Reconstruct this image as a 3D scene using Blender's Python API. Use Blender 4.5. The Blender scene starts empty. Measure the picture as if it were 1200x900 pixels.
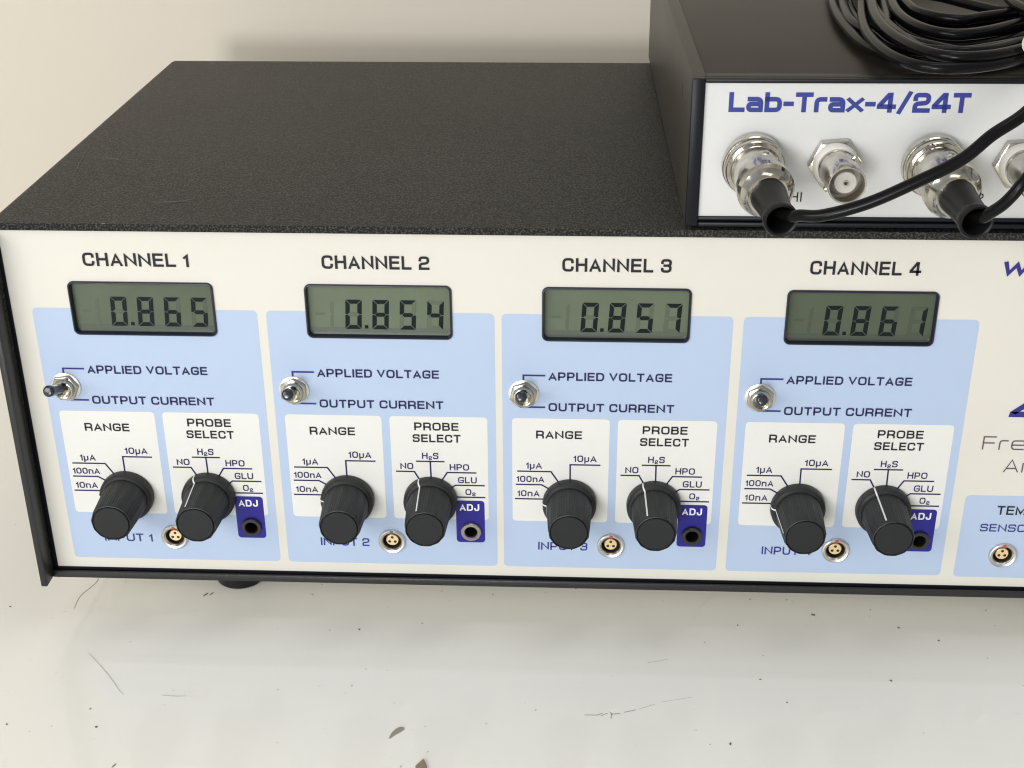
import bpy, bmesh, math, random
from mathutils import Vector, Matrix
from mathutils.geometry import tessellate_polygon
S = 0.001            # everything below is written in millimetres
PI = math.pi
rng = random.Random(7)
sc = bpy.context.scene
C = sc.collection

# ------------------------------------------------------------------ camera
cam_d = bpy.data.cameras.new('camera'); cam = bpy.data.objects.new('camera', cam_d); C.objects.link(cam)
Mr = ((0.9989, 0.0473, -0.0062), (0.0154, -0.4437, -0.8961), (-0.0451, 0.8949, -0.4439))
r, d, f = [Vector(v) for v in Mr]
f.normalize(); r = (r - f * r.dot(f)).normalized(); d = f.cross(r)
cm = Matrix(((r.x, -d.x, -f.x, 0), (r.y, -d.y, -f.y, 0), (r.z, -d.z, -f.z, 0), (0, 0, 0, 1)))
cm.translation = Vector((174.945, -401.275, 269.772)) * S
cam.matrix_world = cm
cam_d.sensor_width = 36; cam_d.lens = 1616.7 / 1200 * 36
cam_d.clip_start = 0.01; cam_d.clip_end = 50
cam_d.dof.use_dof = False; cam_d.dof.focus_distance = 0.50; cam_d.dof.aperture_fstop = 45
sc.camera = cam
sc.cycles.filter_width = 1.15
sc.render.resolution_x = 1024; sc.render.resolution_y = 768

# ------------------------------------------------------------------ light
w = bpy.data.worlds.new('World'); sc.world = w; w.use_nodes = True
bg = w.node_tree.nodes['Background']; bg.inputs[0].default_value = (0.93, 0.96, 1.0, 1); bg.inputs[1].default_value = 0.47
def area(name, loc, target, sx, sy, power, col):
    l = bpy.data.lights.new(name, 'AREA'); l.shape = 'RECTANGLE'; l.size = sx; l.size_y = sy
    l.energy = power; l.color = col
    o = bpy.data.objects.new(name, l); C.objects.link(o)
    o.location = loc
    o.rotation_euler = (Vector(target) - Vector(loc)).to_track_quat('-Z', 'Y').to_euler()
    return o
area('window_light', (-0.72, -1.08, 0.62), (0.2, 0.0, 0.0), 0.8, 0.6, 11.0, (1.0, 0.98, 0.95))
area('room_light', (-0.38, -2.3, 0.26), (0.15, 0.0, 0.05), 0.5, 0.42, 24, (0.97, 0.98, 1.0))
area('ceiling_light', (0.35, -0.15, 2.1), (0.2, 0.05, 0), 1.3, 0.5, 6.0, (1.0, 0.96, 0.9))
sc.view_settings.view_transform = 'Standard'; sc.view_settings.look = 'None'
sc.view_settings.exposure = 0.07; sc.view_settings.gamma = 1.0
sc.view_settings.use_curve_mapping = False

# ------------------------------------------------------------------ materials
def mat(name, col, rough=0.5, metal=0.0, spec=0.5, coat=0.0, coat_rough=0.1, bump=None, vary=None, speck=None, rvary=None):
    m = bpy.data.materials.new(name); m.use_nodes = True
    nt = m.node_tree; b = nt.nodes['Principled BSDF']; N = nt.nodes.new; L = nt.links.new
    b.inputs['Base Color'].default_value = (*col, 1); b.inputs['Roughness'].default_value = rough
    b.inputs['Metallic'].default_value = metal; b.inputs['Specular IOR Level'].default_value = spec
    b.inputs['Coat Weight'].default_value = coat; b.inputs['Coat Roughness'].default_value = coat_rough
    tc = N('ShaderNodeTexCoord')
    def noise(scale, detail=4, rough=0.6):
        n = N('ShaderNodeTexNoise'); n.inputs['Scale'].default_value = scale
        n.inputs['Detail'].default_value = detail; n.inputs['Roughness'].default_value = rough
        L(tc.outputs['Object'], n.inputs['Vector']); return n
    src = None
    if vary:          # (scale, amount, second colour)
        n = noise(vary[0]); mx = N('ShaderNodeMix'); mx.data_type = 'RGBA'
        rp = N('ShaderNodeMapRange'); rp.inputs[1].default_value = 0.35; rp.inputs[2].default_value = 0.7
        rp.inputs[4].default_value = vary[1]
        L(n.outputs['Fac'], rp.inputs[0]); L(rp.outputs[0], mx.inputs['Factor'])
        mx.inputs[6].default_value = (*col, 1); mx.inputs[7].default_value = (*vary[2], 1)
        src = mx.outputs[2]
    if speck:         # (scale, threshold, colour)
        n = noise(speck[0], 2); gt = N('ShaderNodeMapRange'); gt.inputs[1].default_value = speck[1]
        gt.inputs[2].default_value = speck[1] + 0.05
        L(n.outputs['Fac'], gt.inputs[0]); mx = N('ShaderNodeMix'); mx.data_type = 'RGBA'
        L(gt.outputs[0], mx.inputs['Factor'])
        if src: L(src, mx.inputs[6])
        else: mx.inputs[6].default_value = (*col, 1)
        mx.inputs[7].default_value = (*speck[2], 1); src = mx.outputs[2]
    if src: L(src, b.inputs['Base Color'])
    if rvary:
        n = noise(rvary[0]); rp = N('ShaderNodeMapRange'); rp.inputs[1].default_value = 0.3; rp.inputs[2].default_value = 0.7
        rp.inputs[3].default_value = rvary[1]; rp.inputs[4].default_value = rvary[2]
        L(n.outputs['Fac'], rp.inputs[0]); L(rp.outputs[0], b.inputs['Roughness'])
    if bump:          # (scale, strength, distance mm)
        n = noise(bump[0], 3); bp = N('ShaderNodeBump'); bp.inputs['Strength'].default_value = bump[1]
        bp.inputs['Distance'].default_value = bump[2] * S
        L(n.outputs['Fac'], bp.inputs['Height']); L(bp.outputs[0], b.inputs['Normal'])
    return m
M = {}
M['powder'] = mat('black_powder_coat', (0.008, 0.0078, 0.0072), 0.44, spec=0.24, bump=(1450, 1.0, 0.9), vary=(14, 0.5, (0.024, 0.022, 0.019)), speck=(1450, 0.52, (0.064, 0.061, 0.054)))
M['panel'] = mat('cream_panel', (0.635, 0.615, 0.55), 0.38, spec=0.4, bump=(900, 0.15, 0.03), rvary=(25, 0.3, 0.5), vary=(22, 0.5, (0.605, 0.58, 0.51)))
M['blue'] = mat('pale_blue_print', (0.395, 0.485, 0.635), 0.38, spec=0.4, bump=(900, 0.15, 0.03), vary=(12, 0.35, (0.38, 0.47, 0.62)))
M['white'] = mat('white_print', (0.67, 0.665, 0.625), 0.38, spec=0.4, bump=(900, 0.15, 0.03))
M['indigo'] = mat('indigo_print', (0.020, 0.016, 0.23), 0.35, spec=0.3)
M['ink'] = mat('black_ink', (0.015, 0.015, 0.02), 0.55, spec=0.25)
M['inkblue'] = mat('navy_ink', (0.016, 0.015, 0.075), 0.55, spec=0.25)
M['inkindigo'] = mat('indigo_ink', (0.028, 0.027, 0.19), 0.45, spec=.3)
M['inkroyal'] = mat('royal_blue_ink', (0.024, 0.036, 0.24), 0.4)
M['inkwhite'] = mat('white_ink', (0.8, 0.8, 0.82), 0.4)
M['inkgrey'] = mat('grey_ink', (0.07, 0.07, 0.09), 0.45)
M['knob'] = mat('black_knob_plastic', (0.015, 0.016, 0.016), 0.45, spec=0.36, bump=(1500, 0.5, 0.06), vary=(120, 0.6, (0.026, 0.027, 0.026)))
M['cap'] = mat('charcoal_cap_plastic', (0.012, 0.0135, 0.0135), 0.55, spec=0.3, bump=(2200, 0.6, 0.05))
M['pointer'] = mat('white_pointer_paint', (0.66, 0.66, 0.64), 0.5)
M['frame'] = mat('display_frame_plastic', (0.012, 0.014, 0.026), 0.3, spec=0.4)
M['lcd'] = mat('lcd_green_glass', (0.135, 0.165, 0.108), 0.14, spec=0.5, vary=(60, 0.3, (0.12, 0.15, 0.1)))
LCDM = [mat('lcd_green_glass', tuple(k*q for q in (0.115, 0.142, 0.095)), 0.16, spec=0.25, vary=(70, 0.6, tuple(k*q for q in (0.095, 0.118, 0.082)))) for k in (.82, 1.08, 1.0, .68)]  # viewing-angle darkening of each channel is put into its screen colours
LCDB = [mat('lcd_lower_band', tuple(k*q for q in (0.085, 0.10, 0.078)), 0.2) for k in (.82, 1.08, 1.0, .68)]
LCDG = [mat('lcd_idle_segment', tuple(k*q for q in (0.080, 0.101, 0.067)), 0.14) for k in (.82, 1.08, 1.0, .68)]
M['lcdband'] = mat('lcd_lower_band', (0.10, 0.118, 0.09), 0.2, spec=0.5)
M['ghost'] = mat('lcd_idle_segment', (0.105, 0.135, 0.085), 0.14, spec=0.5)
M['seg'] = mat('lcd_dark_segment', (0.008, 0.013, 0.014), 0.2, spec=0.12)
M['nickel'] = mat('nickel', (0.62, 0.60, 0.54), 0.15, metal=1.0, bump=(400, 0.2, 0.05), vary=(110, 0.85, (0.25, 0.225, 0.18)), rvary=(300, 0.08, 0.28))  # darker mottling also puts dark reflections into the colour
M['steel'] = mat('switch_steel', (0.50, 0.48, 0.42), 0.22, metal=1.0, vary=(300, 0.7, (0.28, 0.26, 0.21)))
M['jackring'] = mat('grey_jack_ring', (0.33, 0.31, 0.28), 0.35, metal=.8)
M['nickelsoft'] = mat('dull_nickel', (0.72, 0.71, 0.68), 0.34, metal=1.0, vary=(200, 0.5, (0.50, 0.47, 0.42)), rvary=(200, 0.22, 0.5))
M['gold'] = mat('gold_contact', (0.85, 0.66, 0.38), 0.35, metal=0.55)
M['hole'] = mat('socket_black', (0.008, 0.008, 0.008), 0.45)
M['olive'] = mat('socket_recess', (0.07, 0.062, 0.045), 0.35, metal=0.5)
M['red'] = mat('red_dot', (0.50, 0.06, 0.04), 0.4)
M['collar'] = mat('black_jack_collar', (0.02, 0.019, 0.019), 0.35, spec=0.5)
M['lever'] = mat('black_lever_plastic', (0.014, 0.016, 0.024), 0.2, spec=0.6)
M['alu'] = mat('anodised_cover', (0.019, 0.016, 0.011), 0.42, spec=0.28, bump=(1300, 0.4, 0.06), vary=(25, 0.6, (0.028, 0.025, 0.02)))
M['bezel'] = mat('black_anodised_bezel', (0.005, 0.006, 0.009), 0.38, spec=0.2, bump=(1500, 0.25, 0.04))
M['railalu'] = mat('anodised_rail', (0.04, 0.036, 0.029), 0.4, spec=0.35, bump=(1300, 0.3, 0.05))
M['silver'] = mat('silver_white_panel', (0.60, 0.60, 0.59), 0.42, spec=0.4, bump=(1100, 0.3, 0.04), speck=(1300, 0.63, (0.62, 0.62, 0.60)))
M['insul'] = mat('grey_insulator', (0.55, 0.53, 0.48), 0.35)
M['ptfe'] = mat('white_insulator', (0.66, 0.64, 0.58), 0.45)
M['rubber'] = mat('black_rubber', (0.006, 0.006, 0.0065), 0.4, spec=0.25, bump=(600, 0.2, 0.1))
M['rail'] = mat('satin_black_rail', (0.016, 0.016, 0.0165), 0.42, spec=0.4, bump=(1500, 0.4, 0.1), speck=(900, 0.7, (0.09, 0.085, 0.075)))
M['pvc'] = mat('black_cable_jacket', (0.004, 0.004, 0.0045), 0.25, spec=0.14, bump=(160, 0.15, 0.2))
M['footrubber'] = mat('foot_rubber', (0.006, 0.007, 0.007), 0.35, spec=0.3)
M['flake'] = mat('brown_flake', (0.29, 0.22, 0.15), 0.7, vary=(300, 0.6, (0.19, 0.14, 0.09)))
M['greyflake'] = mat('grey_brown_flake', (0.32, 0.295, 0.25), 0.7, vary=(400, 0.6, (0.24, 0.215, 0.18)))
M['speck'] = mat('dark_crumb', (0.13, 0.12, 0.10), 0.7)
M['hair'] = mat('dark_hair', (0.33, 0.31, 0.27), 0.6)
M['scratchw'] = mat('white_scratch', (0.80, 0.79, 0.76), 0.5)
M['scratchg'] = mat('grey_scratch', (0.36, 0.35, 0.31), 0.6)
M['scuff'] = mat('case_scuff', (0.12, 0.115, 0.10), 0.5)
M['table'] = mat('glossy_laminate', (0.87, 0.85, 0.775), 0.5, spec=0.25, coat=0.6, coat_rough=0.05, vary=(7, 0.55, (0.84, 0.815, 0.74)), speck=(420, 0.735, (0.45, 0.43, 0.39)), bump=(30, 0.05, 0.1))
M['wall'] = mat('cream_wall', (0.60, 0.55, 0.465), 0.75, spec=0.2, vary=(5, 0.5, (0.58, 0.53, 0.44)), bump=(250, 0.1, 0.2))

# ------------------------------------------------------------------ helpers
def link(name, me, m=None, parent=None, smooth=False):
    o = bpy.data.objects.new(name, me); C.objects.link(o)
    if m is not None: me.materials.append(m)
    if parent is not None: o.parent = parent
    if smooth:
        for p in me.polygons: p.use_smooth = True
    return o
def empty(name, label=None, cat=None, loc=(0, 0, 0), group=None, parent=None, rotz=0):
    o = bpy.data.objects.new(name, None); C.objects.link(o)
    o.location = Vector(loc) * S; o.rotation_euler.z = rotz
    o.empty_display_size = 0.01
    if label: o['label'] = label
    if cat: o['category'] = cat
    if group: o['group'] = group
    if parent: o.parent = parent
    return o
class MB:
    def __init__(s): s.v = []; s.f = []
    def add(s, vs, fs):
        b = len(s.v); s.v += [tuple(x) for x in vs]; s.f += [tuple(i + b for i in q) for q in fs]
    def box(s, x0, x1, y0, y1, z0, z1):
        s.add([(x0,y0,z0),(x1,y0,z0),(x1,y1,z0),(x0,y1,z0),(x0,y0,z1),(x1,y0,z1),(x1,y1,z1),(x0,y1,z1)],
              [(0,3,2,1),(4,5,6,7),(0,1,5,4),(1,2,6,5),(2,3,7,6),(3,0,4,7)])
    def mesh(s, name):
        me = bpy.data.meshes.new(name)
        me.from_pydata([(x * S, y * S, z * S) for x, y, z in s.v], [], s.f); me.update(); return me
    def build(s, name, m, parent=None, smooth=False, bevel=0, segs=2, angle=35):
        me = s.mesh(name)
        if bevel:
            bm = bmesh.new(); bm.from_mesh(me)
            bmesh.ops.recalc_face_normals(bm, faces=bm.faces)
            bmesh.ops.bevel(bm, geom=list(bm.edges), offset=bevel * S, segments=segs, affect='EDGES', profile=0.5, clamp_overlap=True)
            bm.to_mesh(me); bm.free()
        o = link(name, me, m, parent)
        if smooth or bevel: sm(me, angle)
        return o
def sm(me, angle=35):
    bm = bmesh.new(); bm.from_mesh(me)
    for fc in bm.faces: fc.smooth = True
    for e in bm.edges:
        if len(e.link_faces) == 2 and e.calc_face_angle(0) > math.radians(angle): e.smooth = False
    bm.to_mesh(me); bm.free()
def lathe(mb, prof, n=48, org=(0, 0, 0), axis=(0, -1, 0), rad=None, close=True):
    """prof: (radius, distance along the axis)"""
    a = Vector(axis).normalized(); u = a.orthogonal().normalized()
    if abs(a.y) > 0.6: u = (Vector((1, 0, 0)) - a * a.x).normalized()
    v = u.cross(a); o = Vector(org); vs = []; fs = []
    for r_, d_ in prof:
        for i in range(n):
            t = 2 * PI * i / n
            rr = r_ * (rad(t, d_) if rad else 1)
            vs.append(o + a * d_ + u * (rr * math.cos(t)) + v * (rr * math.sin(t)))
    for k in range(len(prof) - 1):
        for i in range(n):
            j = (i + 1) % n
            fs.append((k*n+i, k*n+j, (k+1)*n+j, (k+1)*n+i))
    if close:
        if prof[0][0] > 1e-6: fs.append(tuple(range(n)))
        if prof[-1][0] > 1e-6: fs.append(tuple((len(prof)-1)*n + i for i in reversed(range(n))))
    mb.add(vs, fs)
def lathe_obj(name, prof, m, parent, n=48, org=(0,0,0), axis=(0,-1,0), rad=None, angle=30, close=True):
    mb = MB(); lathe(mb, prof, n, org, axis, rad, close)
    me = mb.mesh(name); bm = bmesh.new(); bm.from_mesh(me)
    bmesh.ops.remove_doubles(bm, verts=bm.verts, dist=1e-7)
    bmesh.ops.recalc_face_normals(bm, faces=bm.faces); bm.to_mesh(me); bm.free()
    o = link(name, me, m, parent); sm(me, angle); return o
def catmull(P, closed=False, n=8):
    P = [Vector(p) for p in P]; out = []; N_ = len(P)
    rngk = range(N_ if closed else N_ - 1)
    for i in rngk:
        if closed: a, b, c, e = P[(i-1) % N_], P[i], P[(i+1) % N_], P[(i+2) % N_]
        else: a, b, c, e = P[max(i-1, 0)], P[i], P[i+1], P[min(i+2, N_-1)]
        for k in range(n):
            t = k / n
            out.append(0.5 * ((2*b) + (c-a)*t + (2*a-5*b+4*c-e)*t*t + (3*b-a-3*c+e)*t*t*t))
    if not closed: out.append(P[-1])
    return out
def tube(mb, path, r_, n=12, closed=False):
    path = [Vector(p) for p in path]; N_ = len(path); vs = []; fs = []
    up = None
    for i, p in enumerate(path):
        if closed: t = path[(i+1) % N_] - path[(i-1) % N_]
        else: t = path[min(i+1, N_-1)] - path[max(i-1, 0)]
        t.normalize()
        if up is None: up = t.orthogonal().normalized()
        up = (up - t * up.dot(t)).normalized(); s_ = t.cross(up)
        rr = r_(i / (N_-1)) if callable(r_) else r_
        for k in range(n):
            a = 2*PI*k/n; vs.append(p + (up*math.cos(a) + s_*math.sin(a)) * rr)
    for i in range(N_ if closed else N_-1):
        j = (i+1) % N_
        for k in range(n):
            l = (k+1) % n; fs.append((i*n+k, i*n+l, j*n+l, j*n+k))
    if not closed: fs += [tuple(reversed(range(n))), tuple((N_-1)*n+k for k in range(n))]
    mb.add(vs, fs)
def rrect(x0, x1, z0, z1, r_, n=6):
    P = []
    for cx, cz, a0 in ((x1-r_, z0+r_, -90), (x1-r_, z1-r_, 0), (x0+r_, z1-r_, 90), (x0+r_, z0+r_, 180)):
        for k in range(n+1):
            a = math.radians(a0 + 90*k/n); P.append((cx + r_*math.cos(a), cz + r_*math.sin(a)))
    return P
def circ(cx, cz, r_, n=32):
    return [(cx + r_*math.cos(2*PI*k/n), cz + r_*math.sin(2*PI*k/n)) for k in range(n)]
def sheet(name, outer, holes, y, m, parent, back=None):
    """flat sheet facing -Y, with holes; back = depth of hole and edge walls"""
    polys = [[Vector((x, z, 0)) for x, z in outer]] + [[Vector((x, z, 0)) for x, z in h] for h in holes]
    tri = tessellate_polygon(polys)
    flat = [p for q in polys for p in q]; mb = MB()
    fs = []
    for t in tri:
        a, b, c = [flat[i] for i in t]
        s_ = (b-a).cross(c-a).z
        fs.append(t if s_ > 0 else (t[0], t[2], t[1]))
    mb.add([(p.x, y, p.y) for p in flat], fs)
    if back:
        for q in polys:
            n = len(q)
            mb.add([(p.x, y, p.y) for p in q] + [(p.x, y+back, p.y) for p in q],
                   [(i, (i+1) % n, n+(i+1) % n, n+i) for i in range(n)])
    me = mb.mesh(name); bm = bmesh.new(); bm.from_mesh(me)
    bmesh.ops.remove_doubles(bm, verts=bm.verts, dist=1e-7)
    bm.to_mesh(me); bm.free()
    return link(name, me, m, parent)

# ------------------------------------------------------------------ stroke lettering
R1 = .27
GL = {
'A': (1.0, [[(0,0),(.5,1.03),(1,0)], [(.17,.27),(.83,.27)]]),
'B': (.95, [[(0,0),(0,1),(.94,1,.2),(.94,.53,.2),(0,.53)], [(0,.53),(1,.53,.2),(1,0,.2),(0,0),(0,.3)]]),
'C': (.98, [[(1,.76),(1,1,R1),(0,1,R1),(0,0,R1),(1,0,R1),(1,.24)]]),
'D': (1.0, [[(0,.5),(0,1),(1,1,.33),(1,0,.33),(0,0),(0,.5)]]),
'E': (.86, [[(1,1),(0,1),(0,0),(1,0)], [(0,.52),(.93,.52)]]),
'F': (.84, [[(1,1),(0,1),(0,0)], [(0,.5),(.9,.5)]]),
'G': (1.0, [[(1,.83),(1,1,R1),(0,1,R1),(0,0,R1),(1,0,R1),(1,.46),(.52,.46)]]),
'H': (.98, [[(0,0),(0,1)], [(1,0),(1,1)], [(0,.52),(1,.52)]]),
'I': (.0, [[(0,0),(0,1)]]),
'J': (.8, [[(1,1),(1,0,R1),(0,0,R1),(0,.3)]]),
'L': (.8, [[(0,1),(0,0),(1,0)]]),
'M': (1.2, [[(0,0),(0,1),(.5,.1),(1,1),(1,0)]]),
'N': (1.02, [[(0,0),(0,1),(1,0),(1,1)]]),
'O': (1.05, [[(.5,0),(0,0,R1),(0,1,R1),(1,1,R1),(1,0,R1),(.5,0)]]),
'P': (.93, [[(0,0),(0,1),(1,1,R1),(1,.4,R1),(0,.4)]]),
'R': (.96, [[(0,0),(0,1),(1,1,R1),(1,.42,R1),(0,.42)], [(.6,.42),(1,.3,.1),(1,0)]]),
'S': (.95, [[(1,.83),(1,1,.25),(0,1,.25),(0,.53,.22),(1,.53,.22),(1,0,.25),(0,0,.25),(0,.17)]]),
'T': (.9, [[(0,1),(1,1)], [(.5,1),(.5,0)]]),
'U': (1.0, [[(0,1),(0,0,R1),(1,0,R1),(1,1)]]),
'V': (1.0, [[(0,1),(.5,-.03),(1,1)]]),
'W': (1.45, [[(0,1),(.24,-.02),(.5,1),(.76,-.02),(1,1)]]),
'Y': (1.0, [[(0,1),(.5,.45),(1,1)], [(.5,.45),(.5,0)]]),
'0': (.92, [[(.5,0),(0,0,R1),(0,1,R1),(1,1,R1),(1,0,R1),(.5,0)]]),
'1': (.3, [[(0,.74),(.95,1),(.95,0)]]),
'2': (.9, [[(0,.76),(0,1,.25),(1,1,.25),(1,.5,.22),(0,.42,.2),(0,0),(1,0)]]),
'3': (.9, [[(0,.78),(0,1,.25),(1,1,.25),(1,.53,.2),(.3,.53)], [(.3,.53),(1,.53,.2),(1,0,.25),(0,0,.25),(0,.22)]]),
'4': (1.0, [[(.74,0),(.74,1),(.62,1),(0,.3),(0,.24),(1,.24)]]),
'a': (.85, [[(.08,.7),(1,.7,.22),(1,0)], [(1,.38),(0,.38,.15),(0,0,.15),(1,0)]]),
'b': (.88, [[(0,1),(0,0),(1,0,.22),(1,.7,.22),(0,.7)]]),
'c': (.78, [[(1,.7),(0,.7,.22),(0,0,.22),(1,0)]]),
'd': (.88, [[(1,1),(1,0),(0,0,.22),(0,.7,.22),(1,.7)]]),
'e': (.88, [[(0,.35),(1,.35),(1,.7,.22),(0,.7,.22),(0,0,.22),(.95,0)]]),
'i': (.0, [[(0,0),(0,.7)], [(0,.95),(0,1)]]),
'l': (.0, [[(0,0),(0,1)]]),
'n': (.8, [[(0,0),(0,.7),(1,.7,.22),(1,0)]]),
'r': (.55, [[(0,0),(0,.7,.2),(1,.7)]]),
'x': (.85, [[(0,0),(1,.7)], [(0,.7),(1,0)]]),
'y': (.85, [[(0,.7),(0,0,.22),(1,0)], [(1,.7),(1,-.3),(.1,-.3)]]),
'z': (.8, [[(0,.7),(1,.7),(0,0),(1,0)]]),
'u': (.72, [[(0,-.3),(0,.7)], [(0,.0),(1,0,.2),(1,.7)]]),   # micro sign
'-': (.4, [[(0,.4),(1,.4)]]),
'/': (.62, [[(0,-.12),(1,1.12)]]),
' ': (.35, []),
}
def rounded(P, r_scale):
    out = []
    for i, p in enumerate(P):
        v = Vector(p[:2])
        if len(p) > 2 and 0 < i < len(P)-1:
            a = Vector(P[i-1][:2]) - v; b = Vector(P[i+1][:2]) - v
            rr = min(p[2]*r_scale, a.length*(.95 if i == 1 else .5), b.length*(.95 if i == len(P)-2 else .5))
            A = v + a.normalized()*rr; B = v + b.normalized()*rr
            for k in range(6):
                t = k/5; out.append(A*(1-t)**2 + v*2*t*(1-t) + B*t*t)
        else: out.append(v)
    res = [out[0]]
    for p in out[1:]:
        if (p-res[-1]).length > 1e-5: res.append(p)
    return res
def stroke_strip(P, s, cap=True):
    """2D ribbon of width s along polyline -> quads"""
    n = len(P); L_, R_ = [], []
    P = list(P)
    closed = (P[0]-P[-1]).length < 1e-4
    if not closed and cap:
        P[0] = P[0] - (P[1]-P[0]).normalized()*s/2; P[-1] = P[-1] + (P[-1]-P[-2]).normalized()*s/2
    for i in range(n):
        if closed: a = P[i]-P[i-1] if i else P[0]-P[-2]; b = (P[i+1]-P[i]) if i < n-1 else P[1]-P[0]
        else:
            a = P[i]-P[i-1] if i else P[1]-P[0]; b = P[i+1]-P[i] if i < n-1 else P[-1]-P[-2]
        a = a.normalized(); b = b.normalized(); t = a+b
        if t.length < 1e-3: t = b
        t.normalize(); nn = Vector((-t.y, t.x)); c = max(nn.dot(Vector((-b.y, b.x))), .38)
        L_.append(P[i] + nn*(s/2/c)); R_.append(P[i] - nn*(s/2/c))
    return L_, R_
def text_mb(mb, txt, x0, x1, z0, cap, wt, y, shear=0, gap=.2, eps=[0]):
    s = cap*wt
    chars = []; i = 0
    while i < len(txt):
        if txt[i] == '_': chars.append((txt[i+1], .6)); i += 2
        else: chars.append((txt[i], 1)); i += 1
    wsum = sum(GL[c][0]*k for c, k in chars); n = len(chars)
    # x1-x0 = k*(wsum*(cap) ) + n*s + (n-1)*gap*cap*k
    tot_fix = sum(s*(1 if q == 1 else .75) for c, q in chars if c != ' ')
    k = ((x1-x0) - tot_fix) / (cap*(wsum + gap*(n-1)))
    x = x0
    for c, q in chars:
        wd, st = GL[c]; h = cap*q; ss = s*(1 if q == 1 else .75); W_ = wd*h*k; zb = z0 - (0 if q == 1 else cap*.16)
        for P in st:
            Q = [(x + ss/2 + p[0]*W_, ss/2 + p[1]*(h-ss)) + ((p[2]*h,) if len(p) > 2 else ()) for p in P]
            pl = rounded(Q, 1.0)
            A, B = stroke_strip(pl, ss)
            zs = [p[1] for p in P]
            lo = ss/2 + min(zs + [99])*(h-ss) - ss/2; hi = ss/2 + max(zs)*(h-ss) + ss/2
            if c in 'AVW': lo = max(lo, 0); hi = min(hi, h)
            vs = []
            eps[0] = (eps[0]+1) % 5
            yy = y - eps[0]*.006
            for a, b in zip(A, B):
                for p in (a, b):
                    z = min(max(p.y, lo), hi)
                    vs.append((p.x + shear*z, yy, zb + z))
            m_ = len(A)
            mb.add(vs, [(2*j, 2*j+1, 2*j+3, 2*j+2) for j in range(m_-1)])
        x += (W_ + (ss if c != ' ' else 0)) + gap*cap*k
def text(parent, txt, x0, x1, z0, cap, m, wt=.15, y=-.2, shear=0, label=None, gap=.24):
    mb = MB(); text_mb(mb, txt, x0, x1, z0, cap, wt, y, shear, gap)
    o = mb.build('lettering', m, parent)
    if label: o['label'] = label
    return o
def line_mb(mb, P, wd, y):
    pl = [Vector(p) for p in P]; A, B = stroke_strip(pl, wd, cap=True)
    vs = []
    for a, b in zip(A, B): vs += [(a.x, y, a.y), (b.x, y, b.y)]
    mb.add(vs, [(2*j, 2*j+1, 2*j+3, 2*j+2) for j in range(len(A)-1)])
def lines(parent, polys, m, wd=.42, y=-.19):
    for P in polys:
        mb = MB(); line_mb(mb, P, wd, y); mb.build('leader_line', m, parent)

# ------------------------------------------------------------------ setting
TZ = -24.5
mb = MB(); mb.box(-1200, 1700, -1300, 276, TZ-25, TZ)
tb = mb.build('table', M['table']); tb['kind'] = 'structure'
mb = MB(); mb.box(-1200, 1700, 277, 310, TZ-30, 1500)
wl = mb.build('wall', M['wall']); wl['kind'] = 'structure'

# ------------------------------------------------------------------ four channel instrument
inst = empty('laboratory_instrument', 'wide black cased instrument with cream front panel, four readouts and eight knobs, on the table', 'instrument', (170, 100, TZ))
io = empty('tmp')   # replaced below
bpy.data.objects.remove(io)
def reparent(o, p):
    o.parent = p; o.matrix_parent_inverse = Matrix.Translation(-p.location)
    return o
W_R = 404.0
# shell
me = bpy.data.meshes.new('case'); bm = bmesh.new()
x0, x1, y0, y1, z0, z1 = -10.2, W_R, -2.0, 216.5, -7.2, 125.0
vs = [bm.verts.new((x*S, y*S, z*S)) for x, y, z in [(x0,y0,z0),(x1,y0,z0),(x1,y1,z0),(x0,y1,z0),(x0,y0,z1),(x1,y0,z1),(x1,y1,z1),(x0,y1,z1)]]
for q in [(0,3,2,1),(4,5,6,7),(1,2,6,5),(2,3,7,6),(3,0,4,7)]: bm.faces.new([vs[i] for i in q])
bm.edges.ensure_lookup_table()
ed = [e for e in bm.edges if len(e.link_faces) == 2 and max(v.co.z for v in e.verts) > 0.1]
bmesh.ops.bevel(bm, geom=ed, offset=3.2*S, segments=5, affect='EDGES', profile=.5)
bm.normal_update(); bm.to_mesh(me); bm.free()
case = link('case', me, M['powder']); case['label'] = 'textured black metal case'
sol = case.modifiers.new('wall', 'SOLIDIFY'); sol.thickness = 2.4*S; sol.offset = -1
bv = case.modifiers.new('edge', 'BEVEL'); bv.width = .9*S; bv.segments = 3; bv.limit_method = 'ANGLE'; bv.angle_limit = math.radians(50)
sm(me, 40)
reparent(case, inst)
for xx in ((-10.4, -8.1), (W_R-2.1, W_R+.2)):
    mb = MB(); mb.box(xx[0], xx[1], -8.4, -1.5, -7.2, 122.0)
    q = mb.build('side_flange', M['rail'], bevel=.45, segs=2); reparent(q, inst)
mb = MB(); mb.box(-8, W_R-3, .5, 212, -7.9, -7.25)
q = mb.build('bounce_plate', mat('pale_bounce_plate', (0.76, 0.75, 0.71), 0.5), bevel=.2); reparent(q, inst)  # unseen pale plate, added to bounce light onto the table below the case
mb = MB(); mb.box(-8.05, W_R-2.15, -2.2, -1.0, -7.3, -4.7)
q = mb.build('bottom_lip', M['rail'], bevel=.3); reparent(q, inst)
fp = empty('front_panel'); reparent(fp, inst); fp['label'] = 'cream front panel with pale blue channel fields'
fp.matrix_parent_inverse = Matrix.Translation(-inst.location)
CX = [0, 76.09, 151.53, 228.0]
LCDX, LCDZ = (12.85, 59.75), (86.35, 104.95)
LEM = (36.76, 9.5); ADJ = (64.25, 14.2)
holes = []
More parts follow.
